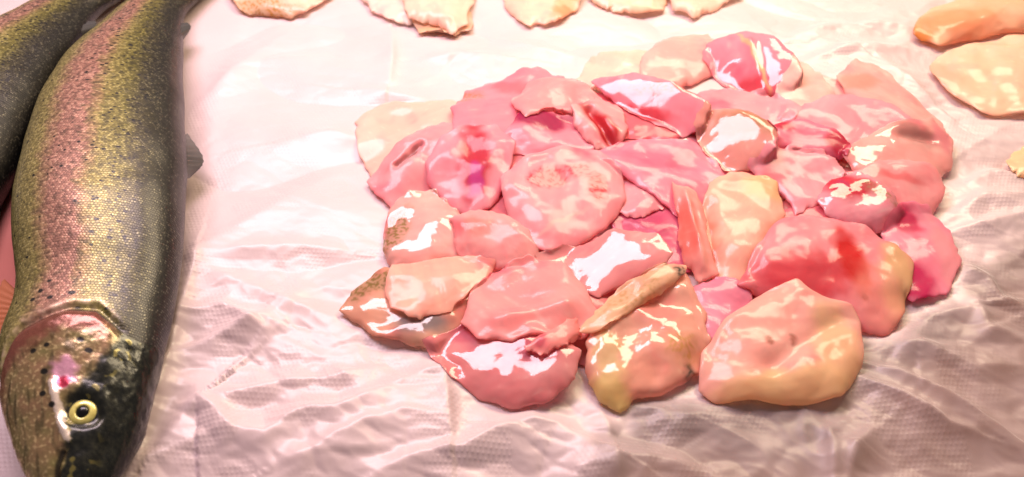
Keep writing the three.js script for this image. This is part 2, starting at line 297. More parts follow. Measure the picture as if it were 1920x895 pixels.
  g.setAttribute('position', new THREE.Float32BufferAttribute(pos, 3)); g.setAttribute('color', new THREE.Float32BufferAttribute(col, 3)); g.setAttribute('uv', new THREE.Float32BufferAttribute(uvs, 2));
  g.setIndex(idx); g.computeVertexNormals();
  const m = new THREE.Mesh(g, MAT[o.mat ?? 'wet']); m.name = numbered(name); m.position.set(C.x, lo, C.z);
  m.userData = { label, category: 'fish piece', group }; m.castShadow = m.receiveShadow = true; scene.add(m);
  return m;
}

const RED = [214, 16, 48], MAG = [196, 12, 92], DEEP = [222, 70, 110], CRM = [238, 212, 168], OLV = [150, 116, 52], TAN = [206, 160, 104];
const LAMP = [-0.21, 0.50, -0.27];
const pile = (label, o) => piece('fish_cheek', label, 'raw fish cheeks heaped in the middle', o);
// under layer
pile('dusky red cheek lying under the round pink cheek with red flecks', { out: [[870, 380], [930, 360], [1010, 400], [1060, 460], [1010, 500], [920, 480]], th: 7, col: [196, 66, 84] });
pile('deep magenta cheek in the dark gap above the blown white highlight', { out: [[1150, 400], [1230, 380], [1290, 420], [1300, 500], [1220, 520], [1160, 470]], th: 7, col: [200, 56, 110], spots: [[1210, 420, 50, 30, 0, MAG, 0.6]] });
pile('dull red cheek buried under the star shaped and red blotched cheeks', { out: [[1460, 380], [1540, 360], [1640, 400], [1680, 440], [1600, 450], [1500, 430]], th: 6, col: [208, 84, 90] });
pile('rosy cheek mostly hidden beneath the leaf shaped pair', { out: [[1160, 230], [1250, 235], [1320, 250], [1330, 300], [1230, 320], [1160, 300]], th: 6, col: [232, 118, 138], mat: 'gloss' });
pile('coral cheek hidden between the oval striped and frilled cheeks', { out: [[830, 290], [900, 225], [990, 225], [1010, 300], [960, 360], [880, 360]], th: 6, col: [220, 70, 96] });
pile('rose cheek showing only at the gaps behind the round flecked cheek', { out: [[930, 300], [1010, 250], [1120, 250], [1170, 320], [1120, 360], [980, 360]], th: 6, col: [220, 66, 92] });
pile('wine red cheek glimpsed under the glaring flat cheek', { out: [[980, 480], [1060, 440], [1180, 470], [1200, 540], [1110, 600], [1020, 560]], th: 6, col: [196, 64, 84] });
pile('pink cheek under the vivid blood spotted one', { out: [[1360, 480], [1450, 400], [1560, 390], [1600, 460], [1500, 540], [1380, 560]], th: 6, col: [218, 66, 92] });
pile('pink cheek wedged under the brown tinged and rose tipped cheeks', { out: [[1330, 280], [1420, 220], [1530, 230], [1560, 300], [1470, 350], [1370, 350]], th: 6, col: [220, 62, 100] });
pile('peach cheek lying under the salmon and crimson spotted cheeks', { out: [[1540, 300], [1620, 260], [1710, 280], [1740, 360], [1680, 420], [1580, 380]], th: 6, col: [244, 152, 146] });
pile('pink cheek flattened under the folded rose one', { out: [[1090, 190], [1190, 160], [1300, 190], [1330, 240], [1230, 260], [1120, 250]], th: 5, col: [216, 44, 70] });
pile('cream pink cheek at the bottom of the fillet side of the heap', { out: [[1440, 170], [1540, 150], [1660, 190], [1720, 250], [1620, 280], [1480, 240]], th: 5, col: [246, 170, 162] });
pile('dark rose cheek under the coral and ragged cheeks', { out: [[1040, 560], [1120, 540], [1180, 590], [1170, 660], [1090, 680], [1040, 640]], th: 6, col: [200, 96, 92] });
// far edge of the heap
pile('pale translucent peach cheek at the trout side of the heap', { out: [[674, 225], [715, 198], [790, 193], [860, 200], [885, 245], [835, 300], [765, 352], [705, 335], [682, 290]], th: 6, col: [248, 196, 172], col2: [250, 214, 190] });
pile('pink cheek with a dark slit beside the red striped oval', { out: [[695, 335], [750, 270], [825, 228], [880, 235], [870, 290], [825, 345], [795, 375], [735, 385]], th: 8, col: [242, 140, 146], dents: [[745, 308, 788, 272, 1.6, -2.2]], spots: [[766, 290, 5, 30, 45, [120, 70, 70], 0.7]] });
pile('cream pale cheek lying almost flat behind the heap', { out: [[1085, 150], [1110, 112], [1160, 95], [1212, 100], [1222, 140], [1190, 165], [1130, 168]], th: 6, col: [248, 206, 182], col2: [250, 222, 198] });
pile('smooth round peach cheek at the back of the heap', { out: [[1204, 112], [1238, 78], [1295, 62], [1342, 76], [1350, 115], [1318, 148], [1262, 160], [1214, 148]], th: 9, col: [246, 172, 160] });
pile('glossy pink cheek with white glare and a yellow edge line at the back', { glare: LAMP, out: [[1318, 130], [1336, 78], [1390, 54], [1448, 66], [1482, 100], [1500, 138], [1478, 176], [1425, 190], [1360, 172]], th: 12, col: [236, 116, 140], mat: 'gloss', tilt: [0, 0.1], dents: [[1405, 75, 1430, 175, 2.5, 2.0], [1370, 130, 1400, 180, 3, -2]], spots: [[1400, 168, 45, 14, 20, RED, 0.7], [1418, 120, 4, 50, -12, [240, 200, 140], 0.8]] });
pile('pale pinkish scrap tucked behind the brown tinged cheek', { out: [[1458, 165], [1500, 115], [1535, 140], [1565, 185], [1560, 235], [1505, 245], [1462, 222]], th: 6, col: [248, 192, 178] });
pile('long pale pink cheek slanting toward the white fillet', { out: [[1578, 140], [1608, 114], [1650, 128], [1702, 170], [1752, 218], [1772, 255], [1700, 262], [1636, 225], [1598, 185]], th: 9, col: [245, 162, 152], spots: [[1612, 150, 26, 20, 30, [238, 130, 100], 0.5]] });
pile('broad pink cheek with two small glints below the slanting one', { out: [[1490, 215], [1555, 180], [1640, 188], [1702, 215], [1725, 262], [1685, 305], [1600, 295], [1535, 268]], th: 8, col: [243, 138, 152] });
pile('pale cheek with a brown reflection painted on it at the fillet side', { out: [[1585, 285], [1670, 232], [1745, 222], [1782, 262], [1778, 315], [1715, 352], [1625, 338]], th: 9, col: [246, 164, 152], mat: 'gloss', spots: [[1720, 247, 38, 16, 5, [165, 96, 92], 0.55], [1770, 250, 14, 20, 0, [225, 120, 135], 0.6]], dents: [[1690, 250, 1750, 252, 3, -2.5]] });  // the brown spot is a dark mirror reflection painted into the flesh colour
pile('salmon pink cheek with a thin red crease near the fillet side', { out: [[1592, 325], [1670, 298], [1745, 306], [1770, 350], [1745, 402], [1682, 400], [1615, 368]], th: 8, col: [246, 148, 148], spots: [[1690, 328, 40, 6, 10, [226, 60, 70], 0.5]] });
pile('deep pink cheek with frilled orange edge at the back', { out: [[850, 210], [880, 172], [940, 148], [1000, 134], [1052, 150], [1075, 195], [1010, 245], [935, 262], [868, 258]], th: 9, col: [242, 122, 140], rag: 6, spots: [[880, 178, 26, 12, -30, [226, 120, 70], 0.6, 1], [985, 165, 60, 14, 10, [238, 84, 96], 0.5]] });
pile('pink cheek with magenta shade painted in its hollow under the orange frilled one', { out: [[945, 262], [985, 205], [1060, 222], [1130, 262], [1100, 285], [1020, 288], [955, 285]], th: 6, col: [242, 130, 150], spots: [[1010, 222, 60, 20, 6, [176, 0, 80], 1]], tilt: [0, -0.1] });  // the magenta spot paints the deep shade of the hollow onto the flesh
pile('coral pink cheek folded over the magenta shaded hollow', { out: [[965, 188], [1010, 150], [1085, 152], [1125, 190], [1095, 215], [1035, 202], [990, 215]], th: 8, col: [244, 138, 140], tilt: [0, -0.05] });
pile('curled cheek with a crimson groove along its length', { out: [[1075, 200], [1120, 182], [1160, 200], [1174, 245], [1155, 278], [1112, 268], [1082, 235]], th: 10, col: [244, 148, 148], dents: [[1105, 200, 1150, 262, 2.6, -4]], spots: [[1132, 232, 16, 48, -30, [190, 6, 30], 1]] });
pile('folded rose cheek with a bright red underside and white glare', { glare: LAMP, out: [[1112, 160], [1200, 145], [1280, 165], [1330, 190], [1312, 228], [1278, 248], [1225, 236], [1170, 206]], th: 8, col: [241, 122, 144], mat: 'gloss', tilt: [0.0, -0.12], spots: [[1195, 212, 60, 10, 25, RED, 0.85], [1250, 165, 60, 8, 14, [196, 120, 90], 0.5, 1]] });
pile('smooth pink cheek stretching behind the brown tinged one', { out: [[1298, 182], [1375, 165], [1452, 186], [1495, 208], [1475, 240], [1405, 236], [1335, 215]], th: 7, col: [243, 146, 156] });
pile('oval pink cheek with a magenta stripe down its middle', { out: [[803, 305], [830, 262], [880, 236], [930, 236], [962, 272], [950, 330], [920, 382], [880, 398], [832, 372], [808, 340]], th: 10, col: [242, 130, 146], rag: 2, spots: [[890, 300, 26, 62, 0, [200, 6, 50], 1], [892, 335, 13, 24, 0, [200, 30, 140], 0.75]] });
pile('pink leaf shaped cheek pointing down below the larger leaf', { out: [[1140, 318], [1195, 340], [1240, 385], [1205, 402], [1165, 398]], th: 6, col: [241, 138, 150] });
pile('large leaf shaped deep pink cheek in the centre', { out: [[1112, 285], [1200, 264], [1290, 268], [1336, 305], [1362, 345], [1330, 385], [1272, 402], [1215, 356], [1160, 322]], th: 8, col: [242, 122, 148], spots: [[1230, 300, 70, 16, 10, [236, 84, 124], 0.5]], dents: [[1130, 290, 1290, 340, 5, 1.2]] });
pile('brown tinged translucent cheek with strong glare beside the leaf shaped one', { glare: LAMP, out: [[1300, 250], [1332, 207], [1400, 206], [1452, 238], [1452, 278], [1410, 312], [1362, 322], [1320, 292]], th: 10, col: [226, 148, 128], mat: 'gloss', spots: [[1400, 225, 50, 22, 15, [178, 124, 78], 0.7]] });
pile('deep rose cheek with dark red tips at both ends', { out: [[1440, 240], [1500, 226], [1560, 242], [1592, 272], [1580, 296], [1520, 290], [1465, 280]], th: 8, col: [234, 96, 130], spots: [[1462, 236, 20, 10, 10, [190, 10, 60], 0.9], [1576, 268, 18, 22, 0, [190, 10, 60], 0.9]] });
pile('star shaped pale rose cheek with ragged edge', { out: [[1405, 318], [1452, 280], [1530, 288], [1562, 300], [1582, 322], [1556, 350], [1542, 378], [1490, 392], [1462, 362]], th: 7, col: [244, 150, 162], rag: 6, spots: [[1455, 322, 26, 18, 0, [232, 60, 80], 0.4]] });
pile('pink cheek with a wet crimson spot beside the star shaped one', { out: [[1538, 375], [1560, 338], [1612, 326], [1660, 355], [1692, 402], [1652, 430], [1600, 422], [1552, 400]], th: 10, col: [241, 140, 158], mat: 'gloss', spots: [[1590, 348, 40, 20, 10, [212, 8, 60], 1], [1580, 352, 14, 12, 0, MAG, 0.8], [1655, 360, 40, 8, 40, [180, 130, 100], 0.6, 1]] });
pile('translucent deep pink cheek at the fillet side edge with magenta ends', { out: [[1655, 440], [1685, 392], [1735, 390], [1780, 428], [1797, 490], [1772, 545], [1712, 560], [1678, 525]], th: 9, col: [236, 112, 142], spots: [[1712, 525, 34, 28, 0, [206, 14, 92], 0.95], [1705, 412, 18, 24, 0, [206, 14, 82], 0.85], [1785, 480, 24, 60, 0, [246, 170, 170], 0.6]] });
pile('peach cheek with orange creases in front of the large leaf', { out: [[1330, 352], [1390, 325], [1452, 346], [1467, 400], [1432, 462], [1396, 528], [1346, 522], [1310, 470], [1318, 400]], th: 11, col: [246, 172, 142], spots: [[1320, 440, 22, 50, 0, [240, 110, 80], 0.7], [1440, 345, 40, 24, 0, [244, 200, 140], 0.7]], dents: [[1325, 380, 1350, 500, 3, -2]] });
pile('thin translucent sliver standing beside the peach cheek', { out: [[1262, 345], [1290, 352], [1318, 385], [1330, 450], [1345, 510], [1310, 520], [1282, 480], [1272, 410]], th: 8, col: [244, 150, 134], spots: [[1290, 430, 16, 40, 0, [238, 90, 70], 0.6]], dents: [[1285, 360, 1320, 500, 2, 1.8]] });
// near half of the heap
pile('round pink cheek with scattered red flecks and a pale seam', { out: [[944, 335], [985, 302], [1050, 280], [1120, 286], [1156, 320], [1168, 370], [1132, 422], [1080, 452], [1030, 468], [985, 446], [960, 400]], th: 12, rag: 2, col: [244, 146, 152], spots: [[1030, 332, 34, 18, -20, [232, 60, 80], 0.8, 1], [1120, 348, 16, 24, 0, [226, 24, 50], 0.9, 1], [1085, 318, 40, 12, 10, [234, 70, 90], 0.6, 1], [1050, 415, 5, 50, 55, [250, 196, 186], 0.6]] });
pile('peach cheek with an olive rim and bright wet edge', { out: [[720, 455], [730, 402], [768, 366], [802, 358], [852, 395], [885, 440], [862, 478], [800, 494], [742, 498]], th: 11, col: [248, 168, 154], mat: 'gloss', spots: [[738, 430, 20, 40, 20, OLV, 0.75, 1]] });
pile('salmon pink cheek with a raised corner next to the olive rimmed one', { out: [[848, 410], [900, 394], [950, 402], [986, 430], [1006, 470], [982, 498], [930, 504], [868, 486]], th: 10, col: [245, 150, 144], spots: [[900, 425, 40, 14, 10, [238, 110, 90], 0.5]] });
pile('flat cheek blown white by glare in the middle of the near half', { glare: LAMP, out: [[1010, 498], [1075, 468], [1155, 436], [1228, 440], [1252, 472], [1240, 505], [1180, 528], [1120, 560], [1050, 540]], th: 8, col: [214, 128, 124], mat: 'gloss', rough: 0.4 });
pile('magenta tinted cheek between the skin strip cheek and the big pale one', { out: [[1285, 548], [1345, 522], [1412, 545], [1392, 600], [1345, 665], [1312, 630]], th: 9, col: [226, 112, 146] });
pile('large rose cheek with a vivid red blood spot', { out: [[1394, 530], [1428, 462], [1468, 418], [1530, 404], [1608, 424], [1680, 468], [1706, 492], [1692, 572], [1662, 615], [1600, 608], [1500, 575], [1430, 550]], th: 14, col: [239, 122, 132], spots: [[1510, 515, 90, 30, 0, [216, 24, 50], 0.75], [1598, 490, 24, 46, -10, [216, 0, 10], 1], [1690, 510, 30, 60, 15, [226, 184, 130], 0.85], [1624, 558, 6, 6, 0, [170, 30, 60], 0.9], [1655, 560, 40, 50, 0, [242, 160, 140], 0.5]] });
pile('tan skin covered cheek under the peach leaf on the trout side', { out: [[648, 582], [668, 545], [728, 506], [785, 515], [860, 515], [895, 545], [866, 610], [812, 648], [755, 640], [698, 622]], th: 10, col: [214, 158, 116], col2: [226, 176, 130], mat: 'gloss', spots: [[695, 530, 50, 18, -38, [132, 104, 36], 0.8, 1], [790, 600, 50, 20, 0, [112, 106, 112], 0.75], [860, 560, 40, 40, 0, [232, 130, 110], 0.6]] });
pile('smooth peach leaf shaped cheek resting on the tan skinned one', { out: [[726, 535], [740, 502], [800, 490], [880, 484], [922, 496], [902, 530], [842, 576], [772, 592], [736, 572]], th: 7, col: [249, 174, 146] });
pile('dusky red glossy cheek at the near edge with a blown white patch', { glare: LAMP, out: [[804, 658], [845, 640], [885, 608], [960, 620], [1040, 630], [1082, 652], [1072, 702], [1030, 742], [960, 758], [900, 738], [850, 712]], th: 11, col: [216, 118, 116], mat: 'gloss', rough: 0.7, spots: [[880, 622, 30, 24, 0, MAG, 0.5], [1000, 652, 50, 22, 0, [190, 30, 90], 0.6]] });
pile('coral cheek with a glistening fold lying over the glossy dusky one', { out: [[874, 602], [890, 552], [930, 512], [990, 492], [1050, 496], [1092, 540], [1118, 585], [1090, 628], [1030, 622], [960, 638], [900, 628]], th: 10, col: [243, 144, 138], dents: [[930, 600, 1060, 570, 4, 2.4], [1000, 625, 1080, 600, 3, -1.5]], mat: 'wet' });
pile('small torn flap hanging from the coral cheek', { out: [[988, 645], [1030, 622], [1075, 602], [1090, 628], [1052, 652], [1012, 664]], th: 5, col: [236, 132, 122], rag: 5, spots: [[1015, 640, 14, 8, -30, [190, 40, 80], 0.6]] });
pile('ragged peach cheek with white glare and a creamy fat lobe', { out: [[1112, 700], [1106, 640], [1128, 590], [1195, 535], [1268, 505], [1290, 530], [1312, 575], [1328, 640], [1312, 690], [1250, 722], [1185, 742], [1160, 760], [1128, 738]], th: 15, col: [238, 166, 132], col2: [236, 176, 138], mat: 'gloss', rough: 1.9, rag: 6, spots: [[1145, 735, 36, 40, 0, [232, 204, 130], 0.9], [1140, 660, 24, 40, 0, [232, 200, 140], 0.7], [1295, 690, 10, 10, 0, [90, 80, 70], 0.8, 1], [1230, 575, 40, 30, 0, [242, 140, 130], 0.7], [1280, 650, 30, 20, 0, [210, 160, 90], 0.6, 1]] });
pile('narrow strip of speckled tan skin across the ragged peach cheek', { out: [[1092, 615], [1122, 578], [1180, 532], [1240, 504], [1282, 498], [1278, 520], [1228, 552], [1170, 590], [1120, 618]], th: 6, col: [238, 196, 146], col2: [234, 186, 134], rag: 3, spots: [[1190, 550, 60, 16, -35, [196, 150, 92], 0.5, 1], [1275, 505, 10, 8, 0, [70, 70, 60], 0.7, 1]] });
pile('large pale peach cheek with a cream underside at the near edge', { out: [[1322, 722], [1326, 660], [1366, 602], [1430, 556], [1492, 533], [1522, 556], [1590, 576], [1608, 604], [1610, 680], [1572, 738], [1500, 748], [1410, 742], [1350, 744]], th: 15, col: [241, 168, 148], col2: [243, 186, 160], rag: 2, spots: [[1490, 720, 130, 26, -8, [240, 202, 150], 0.9], [1580, 660, 40, 70, 0, [240, 200, 150], 0.75], [1440, 640, 6, 6, 0, [150, 90, 70], 0.7], [1484, 636, 6, 8, 0, [150, 90, 70], 0.7]], dents: [[1450, 680, 1590, 580, 4, -2]] });

// far row, cut by the picture's edge
const far = (label, o) => piece('fish_cheek', label, 'pale fish cheeks in the row at the far edge', { clean: 1, ...o, col: o.col.map((v, i) => v * 0.4 + [252, 224, 206][i] * 0.6) });
far('tan rimmed pale cheek nearest the trout in the far row', { out: [[436, -8], [455, 12], [500, 24], [548, 24], [600, 4], [640, -30], [560, -70], [470, -50]], th: 11, col: [240, 190, 140], spots: [[490, 8, 60, 14, 10, [196, 146, 74], 0.7, 1]] });
far('pale pink cheek leaning on the tan bottomed one in the far row', { out: [[680, -10], [700, 18], [745, 38], [790, 30], [800, -20], [740, -60]], th: 9, col: [248, 204, 190] });
far('tan bottomed piece under a smooth peach cheek in the far row', { out: [[762, 20], [790, 56], [850, 64], [880, 50], [880, -10], [800, -20]], th: 6, col: [206, 162, 98], col2: [216, 176, 112] });
far('smooth peach cheek with a torn corner in the far row', { out: [[758, -5], [772, 25], [812, 44], [845, 54], [868, 44], [882, 5], [900, -40], [820, -80], [760, -50]], th: 11, col: [250, 196, 152], rag: 5 });
far('pale orange veined cheek in the far row', { out: [[946, -10], [962, 20], [985, 38], [1040, 38], [1078, 10], [1095, -30], [1020, -80], [950, -50]], th: 11, col: [248, 190, 142], spots: [[1060, 5, 16, 30, 20, [232, 150, 80], 0.7]] });
far('yellowish fatty cheek in the far row', { out: [[1108, -12], [1130, 8], [1180, 20], [1240, 16], [1258, -20], [1180, -60]], th: 9, col: [246, 222, 160], col2: [246, 206, 160] });
far('pale cheek at the end of the far row beyond the yellowish one', { out: [[1248, -12], [1268, 14], [1300, 26], [1350, 10], [1400, -20], [1320, -70]], th: 9, col: [246, 192, 150] });
// fillets at the side
piece('fish_fillet', 'orange rolled fillet at the corner above the white fillet', undefined, { clean: 1, keep: 1, out: [[1712, 62], [1722, 28], [1760, 4], [1850, -14], [1980, -30], [2060, -10], [2050, 40], [1950, 50], [1850, 62], [1765, 78]], th: 20, pow: 2.2, col: [250, 190, 138], col2: [250, 204, 160], spots: [[1728, 52, 20, 20, 0, [226, 140, 50], 0.85], [1790, 30, 60, 20, 0, [240, 146, 90], 0.6]] });
piece('fish_fillet', 'broad white peach fillet lying at the side of the heap', undefined, { clean: 1, keep: 1, out: [[1742, 118], [1790, 88], [1880, 66], [2000, 60], [2080, 110], [2050, 200], [1960, 215], [1860, 212], [1790, 180]], th: 14, pow: 2.4, col: [248, 206, 164], col2: [250, 216, 184], spots: [[1765, 130, 30, 26, 0, [244, 176, 150], 0.6]] });
piece('fish_fillet', 'small yellowish fillet end poking out past the white fillet', undefined, { clean: 1, keep: 1, out: [[1884, 305], [1905, 280], [1960, 272], [2010, 300], [1980, 335], [1910, 328]], th: 8, col: [240, 204, 140], col2: [244, 214, 160] });

// ---------------------------------------------------------------- the trout
// outline of the trout's flank: photo row, belly edge, back edge
const ROWS = [[962, 122, 138], [952, 100, 160], [935, 76, 184], [910, 56, 204], [880, 42, 224], [840, 26, 247], [797, 14, 266], [745, 6, 283], [700, 2, 296], [660, 0, 307], [600, 26, 320], [560, 38, 330], [500, 34, 341], [445, 31, 348], [400, 34, 351], [350, 44, 352], [300, 55, 352], [250, 68, 349], [200, 84, 346], [150, 108, 343], [126, 121, 342], [100, 140, 341], [50, 180, 339], [0, 219, 337]];
const TR = (() => {
  const raw = ROWS.map(([y, a, b]) => { const L = onPlane(a, y, 0.017), R = onPlane(b, y, 0.017); return { z: L.z, c: (L.x + R.x) / 2, a: (R.x - L.x) / 2 }; });
  const end = raw[raw.length - 1];
  raw.push({ z: end.z - 0.025, c: end.c + 0.010, a: end.a * 0.80 }, { z: end.z - 0.045, c: end.c + 0.017, a: end.a * 0.74 });
  const z0 = raw[0].z, z1 = raw[raw.length - 1].z, L = z0 - z1, N = 360, out = [];
  for (let i = 0; i <= N; i++) {
    const z = z0 - L * i / N; let k = 0; while (k < raw.length - 2 && raw[k + 1].z > z) k++;
    const t = clamp((raw[k].z - z) / (raw[k].z - raw[k + 1].z)); out.push({ z, c: raw[k].c + (raw[k + 1].c - raw[k].c) * t, a: raw[k].a + (raw[k + 1].a - raw[k].a) * t });
  }
  const sm = out.map((o, i) => { const R = Math.min(i, N - i, 9); let c = 0, a = 0; for (let j = -R; j <= R; j++) { c += out[i + j].c; a += out[i + j].a; } return { z: o.z, c: c / (2 * R + 1), a: a / (2 * R + 1) }; });
  for (const [i, o] of sm.entries()) { const u = i / N; o.T = o.a * (0.60 - 0.04 * sstep(0.0, 0.25, u) - 0.06 * sstep(0.6, 1, u)); o.m = Math.max(o.T * 0.97, 0.0125 * (1 - sstep(0.1, 0.4, u))) + 0.002; o.arc = o.a * 2.45; }
  return { rows: sm, N, L, z0 };
})();
const BASE = new THREE.Vector3(TR.rows[150].c, 0, TR.rows[150].z);
function troutPoint(u, phi) {                                        // phi: 0 back edge, pi/2 upper flank, pi belly edge
  const f = clamp(u) * TR.N, i = Math.min(TR.N - 1, Math.floor(f)), t = f - i, A = TR.rows[i], B = TR.rows[i + 1], g = (k) => A[k] + (B[k] - A[k]) * t;
  const cs = Math.cos(phi), sn = Math.sin(phi);
  return new THREE.Vector3(g('c') + g('a') * Math.sign(cs) * Math.abs(cs) ** 0.96, g('m') + g('T') * Math.sign(sn) * Math.abs(sn) ** 0.9, g('z'));
}
function troutNormal(u, phi) { const e = 0.004, a = troutPoint(u + e, phi).sub(troutPoint(u - e, phi)), b = troutPoint(u, phi + e * 3).sub(troutPoint(u, phi - e * 3)); return a.cross(b).normalize(); }
const FLANK = []; for (let i = 0; i <= 180; i++) for (let j = 1; j < 90; j++) { const u = i / 180, v = j / 90; FLANK.push([u, v, ...toPixel(troutPoint(u, Math.PI * (1 - v)))]); }
function onFlank(px, py) { let b = null, d = 1e9; for (const f of FLANK) { const e = (f[2] - px) ** 2 + (f[3] - py) ** 2; if (e < d) { d = e; b = f; } } return [b[0], b[1]]; }
const arcAt = (u) => TR.rows[Math.round(clamp(u) * TR.N)].arc;
const metric = (u, v) => [u * TR.L, (v - 0.5) * arcAt(u)];
const flankLine = (pts) => pts.map(([x, y]) => onFlank(x, y));
const GILL = flankLine([[6, 712], [14, 668], [38, 622], [80, 594], [130, 580], [178, 584], [205, 600], [222, 626], [262, 640], [300, 655]]);    // rear edge of the gill cover
const gillU = (v) => { let k = 0; while (k < GILL.length - 2 && GILL[k + 1][1] < v) k++; const t = clamp((v - GILL[k][1]) / (GILL[k + 1][1] - GILL[k][1] || 1e-6)); return GILL[k][0] + (GILL[k + 1][0] - GILL[k][0]) * t; };
const CROWN = flankLine([[222, 622], [196, 668], [168, 702], [142, 732], [118, 758], [114, 795], [126, 830], [118, 868], [108, 905], [118, 950]]);   // where the dark crown begins
const crownV = (u) => { let k = 0; while (k < CROWN.length - 2 && CROWN[k + 1][0] > u) k++; const t = clamp((u - CROWN[k][0]) / (CROWN[k + 1][0] - CROWN[k][0] || 1e-6)); return CROWN[k][1] + (CROWN[k + 1][1] - CROWN[k][1]) * t; };
const JAW = flankLine([[100, 722], [110, 760], [118, 792], [131, 828]]).map((p) => metric(...p));
const MOUTH = flankLine([[120, 845], [108, 870], [104, 905], [122, 945]]).map((p) => metric(...p));
const lineDist = (pts, X, Y) => { let d = 1e9; for (let i = 0; i + 1 < pts.length; i++) { const [ax, ay] = pts[i], dx = pts[i + 1][0] - ax, dy = pts[i + 1][1] - ay, t = clamp(((X - ax) * dx + (Y - ay) * dy) / (dx * dx + dy * dy)); d = Math.min(d, Math.hypot(X - ax - dx * t, Y - ay - dy * t)); } return d; };
const EYE = onFlank(157, 772), EYEM = metric(...EYE), CHEEK = metric(...onFlank(122, 700)), CHEEKR = metric(...onFlank(124, 716));
const FRECKLES = [[66, 664], [90, 650], [84, 702], [85, 742], [104, 762], [152, 640], [168, 658], [60, 560], [74, 548], [132, 545], [92, 560]].map((p) => metric(...onFlank(...p)));
function troutRelief(u, v) {
  const dH = (gillU(v) - u) * TR.L, win = sstep(0.04, 0.14, v) * (1 - sstep(0.66, 0.76, v)), [X, Y] = metric(u, v);
  let d = win * (0.0013 * sstep(-0.0002, 0.004, dH) - 0.0014 * Math.exp(-(((dH + 0.0012) / 0.0013) ** 2)) + 0.0001 * Math.exp(-(((dH + 0.0045) / 0.0018) ** 2)));
  d -= win * 0.0006 * Math.exp(-(((dH - 0.013 + 0.003 * v) / 0.0009) ** 2)) * sstep(0.1, 0.2, v) * (1 - sstep(0.4, 0.5, v));
  const dj = lineDist(JAW, X, Y), dm = lineDist(MOUTH, X, Y);
  d += 0.0011 * Math.exp(-((dj / 0.0011) ** 2)) - 0.0017 * Math.exp(-((dm / 0.0011) ** 2));
  const de = Math.hypot(X - EYEM[0], Y - EYEM[1]);
  d += 0.0005 * Math.exp(-(((de - 0.0075) / 0.0024) ** 2)) - 0.0012 * (1 - sstep(0.0040, 0.0062, de));
  if (dH > 0) d += 0.0004 * fbm(X * 260, Y * 260, 3, 3);
  d += 0.0007 * fbm(X * 45, Y * 45, 12, 2);
  return d;
}
